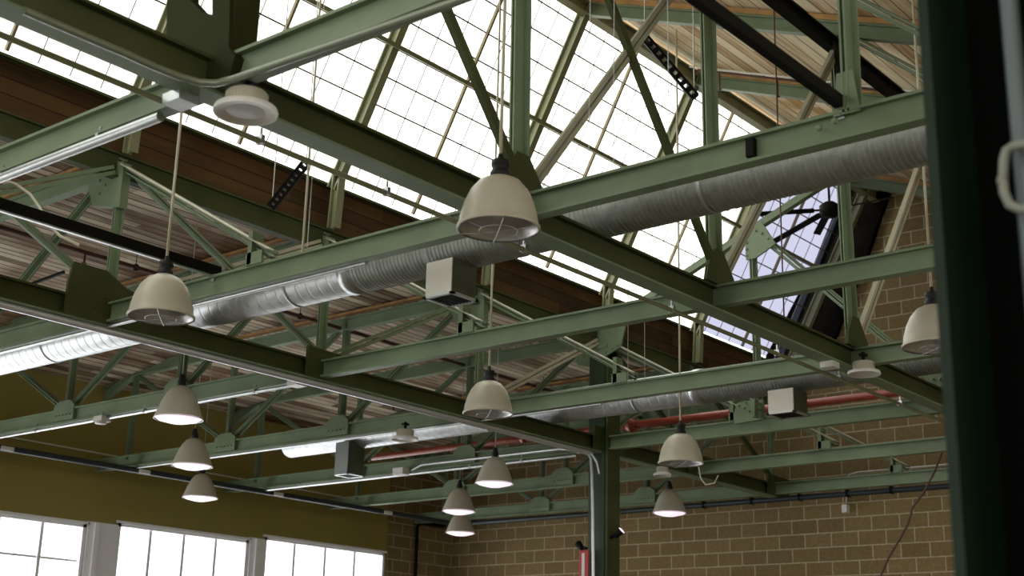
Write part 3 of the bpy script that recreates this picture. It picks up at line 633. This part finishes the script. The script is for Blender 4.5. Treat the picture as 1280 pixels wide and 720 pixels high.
# thin wires
WR = [(736, 205, 1.75, 'left one of two wires before the skylight right of centre'), (836, 170, 1.9, 'wire before the skylight beside the slotted strut'), (767, 205, 2.1, 'hair thin wire before the skylight centre'),
      (384, 310, 1.6, 'thin wire hanging over the nearer duct at left')]
for px, py, yv, lb in WR:
    c = at(px, py, y=yv+.1); run('hanging_wire', M['zinc'], [c, (c.x, c.y, zdeck(c.x) if c.x > XB2 else 1.45)], .0007, lb, 'wire', n=6)
c = at(378, 316, y=2.0); run('hanging_rod', M['cream'], [c, (c.x, c.y, zdeck(c.x) if c.x > XB2 else 1.45)], .0028, 'thin rod standing on the sage beam at left, beside the wire', 'rod')
c = at(981, 425, y=3.4); run('hanging_rod', M['rust'], [c, (c.x, c.y, zdeck(c.x))], .0022, 'thin red rod hanging before the lavender panes', 'rod')
for px, py, py2, lb in ((785, 395, 480, 'left of two short wires before the dark curb boards right of centre'), (806, 392, 475, 'right of two short wires before the dark curb boards right of centre')):
    c = at(px, py2, y=3.3); c2 = at(px, py, y=3.3); run('hanging_wire', M['cream'], [c, (c.x, c.y, c2.z+.25)], .0008, lb, 'wire', n=6)
c = at(1157, 300, y=2.0); 
# flexible hose at left
q = [at(px, py, y=1.75) for px, py in ((-40, 214), (0, 223), (20, 230), (38, 243), (50, 260), (60, 280), (75, 295), (100, 307))]
run('flexible_hose', M['cream'], q, .0035, 'pale flexible hose curving down at the left edge', 'hose')
c = at(3, 214, y=1.75); b = MB(); b.box((c.x-.02, 1.735, c.z-.012), (c.x+.012, 1.765, c.z+.012)); tag(b.build('hose_coupling', M['black']), 'black coupling at the end of the pale hose, left edge', 'coupling')
b = MB(); b.bar(at(15, 364, y=2.0), at(80, 340, y=2.0), .006, .008); tag(b.build('steel_rod', M['black']), 'short black rod lying at the girder crossing, far left', 'rod')
# cord on the block wall, box and its conduit
q = [at(px, py, y=5.5) for px, py in ((1192, 543), (1182, 552), (1176, 570), (1168, 590), (1155, 615), (1141, 634), (1135, 655), (1124, 675), (1112, 695), (1100, 722), (1085, 760))]
run('power_cord', M['cord'], q, .0045, 'brown power cord hanging in front of the block wall at right', 'cord')
c = at(1057, 636, y=YW-.02); b = MB(); b.box((c.x-.013, YW-.035, c.z-.018), (c.x+.013, YW-.002, c.z+.018)); tag(b.build('junction_box', M['white']), 'small white box on the block wall below the dark pipe', 'electrical box')
q = [at(px, py, y=YW-.012) for px, py in ((1058, 628), (1058, 598), (1062, 593), (1072, 590), (1190, 580))]
run('steel_conduit', M['white'], q, .003, 'thin conduit rising from the white box on the block wall', 'conduit')
run('power_cord', M['cream'], [at(px, py, y=4.3) for px, py in ((873, 582), (876, 598), (882, 606), (893, 604), (898, 594))] , .0025, 'pale cord looping beside the pendant right of the column', 'cord')
# column fittings
yc4 = YA[4]-.05
run('steel_conduit', M['zinc'], [at(px, py, y=yc4) for px, py in ((728, 563), (735, 565), (739, 573), (740, 590), (741, 640), (742, 740))], .0065, 'upright conduit on the left face of the slim column', 'conduit')
run('steel_conduit', M['white'], [at(px, py, y=yc4-.02) for px, py in ((722, 566), (732, 564), (740, 568), (746, 578), (749, 592))], .0035, 'white cable curving over the top of the slim column', 'cable')
def spot(px, py, dx, label):
    c = at(px, py, y=YA[4]); t = thing('spotlight', c, label, 'spotlight', 'small spotlights on the slim column')
    d = Vector((dx, -.15, .35)).normalized()
    d = Vector((dx, .25, .9)).normalized(); b = MB(); b.tube([c-Vector((dx*.045, 0, .012)), c], .007, 8); b.tube([c-d*.012, c, c+d*.022], [.008, .011, .015], 14); b.build('body', M['black'], t)
    b = MB(); b.tube([c+d*.022, c+d*.024], [.0145, .011], 14); b.build('lens', M['lit'], t)
spot(772, 668, 1, 'small spotlight on the right side of the slim column')
spot(726, 684, -1, 'small spotlight on the left side of the slim column, above the red sign')
c = at(729, 720, y=YA[4]-.06); t = thing('red_sign', (c.x, c.y, c.z), 'narrow red sign with a white strip on the left of the slim column', 'sign')
a_ = at(724, 688, y=YA[4]-.06); c_ = at(735, 735, y=YA[4]-.06)
part('board', REDSIGN, t, 'box', (a_.x, c.y, c_.z), (c_.x, c.y+.006, a_.z))
w = c_.x-a_.x
part('white_strip', M['white'], t, 'box', (a_.x+w*.32, c.y-.002, c_.z), (a_.x+w*.62, c.y, a_.z-.012))
# fan
c = at(1037, 262, z=1.9); f = thing('ceiling_fan', c, 'dark ceiling fan before the lavender panes, near the gable', 'ceiling fan')
b = MB(); b.lathe(c, [(.001, -.03), (.03, -.028), (.04, -.01), (.04, .015), (.02, .03), (.006, .034)], 24); b.build('hub', M['black'], f)
part('down_rod', M['black'], f, 'tube', [c+Vector((0, 0, .03)), (c.x, c.y, zdeck(c.x))], .005, 8)
for q in ((940, 268), (1115, 247), (962, 305)):
    p = at(*q, z=1.9); d = (p-c).normalized(); b = MB(); b.bar(c+d*.03, c+d*.07, .014, .004, (0,0,1)); b.bar(c+d*.06, c+d*(p-c).length, .030, .003, (.25*d.y, -.25*d.x, 1)); b.build('blade', M['black'], f)
d = Vector((.6, -.8, 0)); b = MB(); b.bar(c-d*.03, c-d*.30, .030, .003, (.2, .15, 1)); b.build('blade', M['black'], f)
# bent handle and conduit on the near column
run('steel_conduit', mat('blue grey conduit', (.10, .12, .13), .45, .3), [(xc+.080, yc-.05, ZF), (xc+.080, yc-.05, 1.44)], .0085, 'blurred blue grey conduit on the huge near column', 'conduit')
b = MB(); q = [at(px, py, y=1.13) for px, py in ((1248, 226), (1254, 226), (1255, 200), (1258, 188), (1266, 183), (1290, 180), (1330, 178), (1336, 190), (1336, 250), (1330, 262), (1275, 262), (1262, 256), (1255, 240), (1254, 226))]
b.tube(q, .0042, 10); tag(b.build('bracket_handle', mat('grey bracket paint', (.19, .20, .17), .5)), 'pale rounded bracket on the huge near column, right edge', 'bracket')

# ------------------------------------------------------------------ light
w = bpy.data.worlds.new('overcast sky'); bpy.context.scene.world = w; w.use_nodes = True
bg = w.node_tree.nodes['Background']; bg.inputs[0].default_value = (.985, 1, .93, 1); bg.inputs[1].default_value = 3.6
def portal(center, xdir, ydir, sx, sy):
    l = bpy.data.lights.new('daylight_portal', 'AREA'); l.shape = 'RECTANGLE'; l.size = sx*S; l.size_y = sy*S; l.cycles.is_portal = True
    o = bpy.data.objects.new('daylight_portal', l); C.objects.link(o)
    x = Vector(xdir).normalized(); y = Vector(ydir).normalized(); z = x.cross(y)
    o.matrix_world = Matrix.Translation(W(center)) @ Matrix((x, y, z)).transposed().to_4x4()
sd = Vector((XR-XB2, 0, ZR-ZG)); sl_ = sd.length
for x0 in (XB2, XE0):
    cc = Vector((x0, (YN+5.9)/2, ZG)) + sd/2 + Vector((-.03, 0, .02))
    # the portal's -Z must face into the hall (towards +x, down)
    portal(cc, (0, -1, 0), sd, 5.9-YN, sl_) if Vector((0,-1,0)).cross(sd).x < 0 else portal(cc, (0, 1, 0), sd, 5.9-YN, sl_)
portal(((XW+XF)/2, YN-.01, .80), (1, 0, 0), (0, 0, 1), XF-XW, .9)
portal((XF-.01, (YN+YW)/2, .925), (0, 1, 0), (0, 0, 1), YW-YN, .45)
portal((XW-.05, 1.75, .22), (0, 1, 0) if Vector((0,1,0)).cross(Vector((0,0,1))).x < 0 else (0, -1, 0), (0, 0, 1), 7.5, 1.04)

# ------------------------------------------------------------------ camera
cd = bpy.data.cameras.new('camera'); co = bpy.data.objects.new('camera', cd); C.objects.link(co)
co.matrix_world = Matrix.Translation((0, 0, H0)) @ Matrix((RT, UP, -FW)).transposed().to_4x4()
cd.sensor_width = 36; cd.lens = F/1280*36; cd.clip_start = .05; cd.clip_end = 200
cd.dof.use_dof = True; cd.dof.focus_distance = 11; cd.dof.aperture_fstop = 2.4
sc = bpy.context.scene; sc.camera = co
sc.view_settings.view_transform = 'Standard'; sc.view_settings.look = 'None'; sc.view_settings.gamma = 1; sc.view_settings.use_curve_mapping = False
sc.view_settings.exposure = .38
sc.cycles.max_bounces = 8; sc.cycles.diffuse_bounces = 5; sc.cycles.glossy_bounces = 4; sc.cycles.transparent_max_bounces = 12
sc.cycles.use_denoising = True; sc.cycles.sample_clamp_indirect = 6
